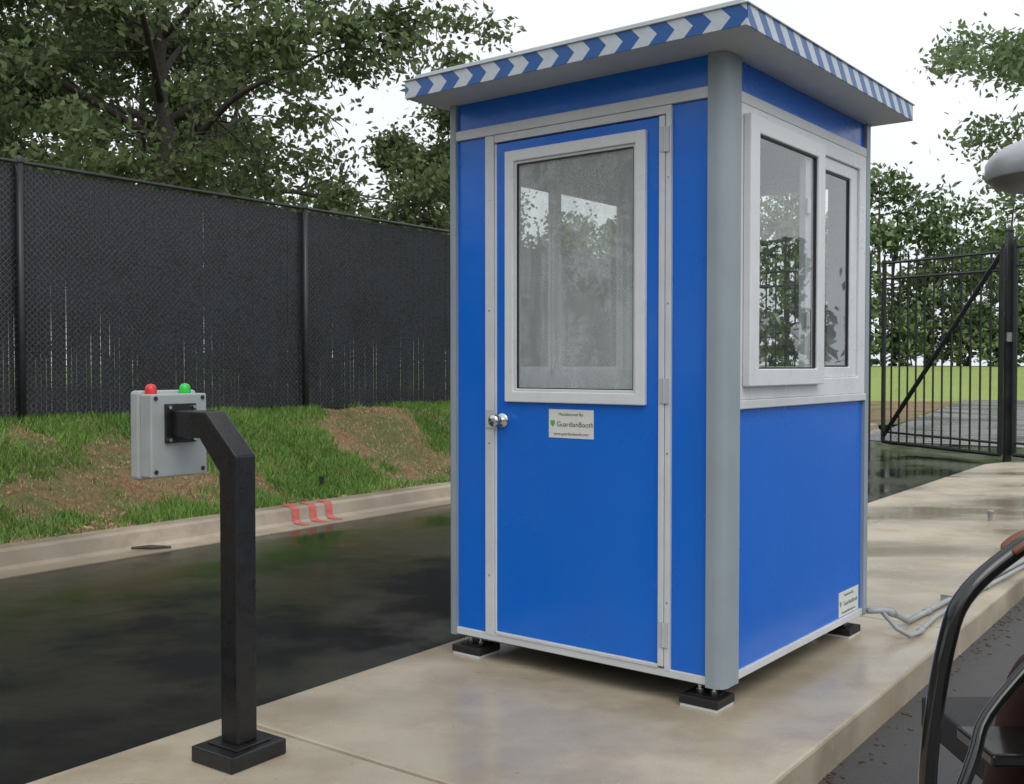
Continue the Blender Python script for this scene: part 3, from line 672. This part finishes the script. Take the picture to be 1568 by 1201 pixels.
# ------------------------------------------------------------ seated person
pp=empty('seated_person')
def skin(name,verts,edges,rads,mat,root=0,sub=2):
    m=bpy.data.meshes.new(name); m.from_pydata(verts,edges,[]); m.materials.append(mat)
    o=bpy.data.objects.new(name,m); link(o,pp)
    o.modifiers.new('skin','SKIN')
    for i,r in enumerate(rads):
        sv=m.skin_vertices[0].data[i]; sv.radius=(r,r); sv.use_root=(i==root)
    s_=o.modifiers.new('s','SUBSURF'); s_.levels=sub; s_.render_levels=sub; o.modifiers['skin'].use_smooth_shade=True
    return o
try:
    V=[(1.36,1.58,.79),(1.37,1.53,.98),(1.38,1.52,1.2),(1.38,1.54,1.33),(1.38,1.56,1.42)]
    skin('torso',V+[(1.20,1.55,1.28),(1.14,1.62,1.12),(1.56,1.55,1.28),(1.62,1.66,1.05),(1.5,1.85,.93)],[(0,1),(1,2),(2,3),(3,4),(2,5),(5,6),(2,7),(7,8),(8,9)],[.15,.13,.15,.09,.055,.065,.05,.065,.05,.035],M['shirt'])
    skin('legs',[(1.36,1.58,.77),(1.25,1.62,.75),(1.05,2.06,.755),(1.06,2.2,.5),(1.06,2.28,.33),(1.47,1.62,.75),(1.52,2.06,.76),(1.54,2.2,.5),(1.54,2.28,.33)],[(0,1),(1,2),(2,3),(3,4),(0,5),(5,6),(6,7),(7,8)],[.13,.095,.062,.05,.04,.095,.062,.05,.04],M['trousers'])
    z=-.045
    skin('left_arm',[(1.15,1.61,1.13),(1.14,1.78,1.07),(1.08,1.92,1.085+z),(1.04,1.94,1.085+z)],[(0,1),(1,2),(2,3)],[.045,.038,.022,.02],M['skin'])
    skin('left_palm',[(1.05,1.93,1.085+z),(1.02,1.94,1.085+z),(.99,1.94,1.08+z)],[(0,1),(1,2)],[.018,.02,.018],M['skin'])
    for i in range(4):
        y=1.912+.019*i; L_=[.9,1,.95,.75][i]
        skin('finger_%d'%i,[(.995,y,1.082+z),(.965,y-.002,1.077+z),(.965-.03*L_,y-.004,1.066+z),(.96-.048*L_,y-.004,1.05+z)],[(0,1),(1,2),(2,3)],[.009,.009,.008,.007],M['skin'])
    skin('thumb',[(1.03,1.915,1.075+z),(1.005,1.895,1.062+z),(.985,1.892,1.04+z)],[(0,1),(1,2)],[.012,.010,.008],M['skin'])
    skin('head',[(1.38,1.56,1.40),(1.38,1.58,1.50),(1.38,1.59,1.58),(1.38,1.58,1.64),(1.38,1.68,1.53),(1.38,1.70,1.52)],[(0,1),(1,2),(2,3),(1,4),(4,5)],[.05,.075,.085,.065,.03,.012],M['skin'])
    skin('hair',[(1.38,1.55,1.56),(1.38,1.56,1.63),(1.38,1.57,1.67)],[(0,1),(1,2)],[.085,.09,.06],M['hair'])
    skin('shoe_left',[(1.06,2.27,.31),(1.06,2.40,.305)],[(0,1)],[.045,.04],M['rubber']); skin('shoe_right',[(1.54,2.27,.31),(1.54,2.42,.305)],[(0,1)],[.045,.04],M['rubber'])
except Exception as ex: print('PERSON ERR',ex)
mb=MB()
for i in range(260):
    k=random.uniform(-1,7); d=Rd-abs(random.gauss(.0,.07)); zz=-.135
    x,y,_=W(k,d); s_=random.uniform(.002,.007)
    a=random.uniform(0,3); mb.obox((x,y,zz+s_*.3),(math.cos(a)*s_*random.uniform(1,2),math.sin(a)*s_*2,0),(-math.sin(a)*s_,math.cos(a)*s_,0),(0,0,s_*.3))
mb.obj('leaf_litter',M['litter'])
# ------------------------------------------------------------ world, sun, camera
w=bpy.data.worlds.new('World'); sc.world=w; w.use_nodes=True; N=w.node_tree.nodes; L=w.node_tree.links
bg=N['Background']; sk=N.new('ShaderNodeTexSky'); sk.sky_type='NISHITA'; sk.sun_disc=False
sk.sun_elevation=math.radians(55); sk.sun_rotation=math.radians(160); sk.dust_density=6; sk.air_density=1; sk.ozone_density=1
hs=N.new('ShaderNodeHueSaturation'); hs.inputs['Saturation'].default_value=.2; L.new(sk.outputs[0],hs.inputs['Color'])
tc=N.new('ShaderNodeTexCoord'); nz=N.new('ShaderNodeTexNoise'); nz.inputs['Scale'].default_value=1.6; nz.inputs['Detail'].default_value=4; L.new(tc.outputs['Generated'],nz.inputs[0])
cr=ramp(N,L,nz.outputs[0],[(.3,(7.4,7.8,8.3)),(.7,(8.8,9.1,9.4))])
mx=mixc(N,L,.75,hs.outputs[0],cr.outputs[0]); L.new(mx,bg.inputs[0]); bg.inputs[1].default_value=.142
sd=bpy.data.lights.new('sun','SUN'); sd.energy=.7; sd.angle=math.radians(40); sd.color=(1,.97,.93)
so=bpy.data.objects.new('sun',sd); link(so)
d=Vector((math.sin(math.radians(160))*math.cos(math.radians(55)),math.cos(math.radians(160))*math.cos(math.radians(55)),math.sin(math.radians(55))))
so.rotation_euler=d.to_track_quat('Z','Y').to_euler()
cam=bpy.data.cameras.new('camera'); co=bpy.data.objects.new('camera',cam); link(co)
cam.sensor_width=36; cam.lens=36*1600/1568; cam.clip_end=1000; cam.clip_start=.05
co.location=(0,0,1.35); co.rotation_euler=(math.radians(90-1.43),0,0); sc.camera=co
sc.view_settings.view_transform='Standard'; sc.view_settings.look='None'; sc.view_settings.exposure=0
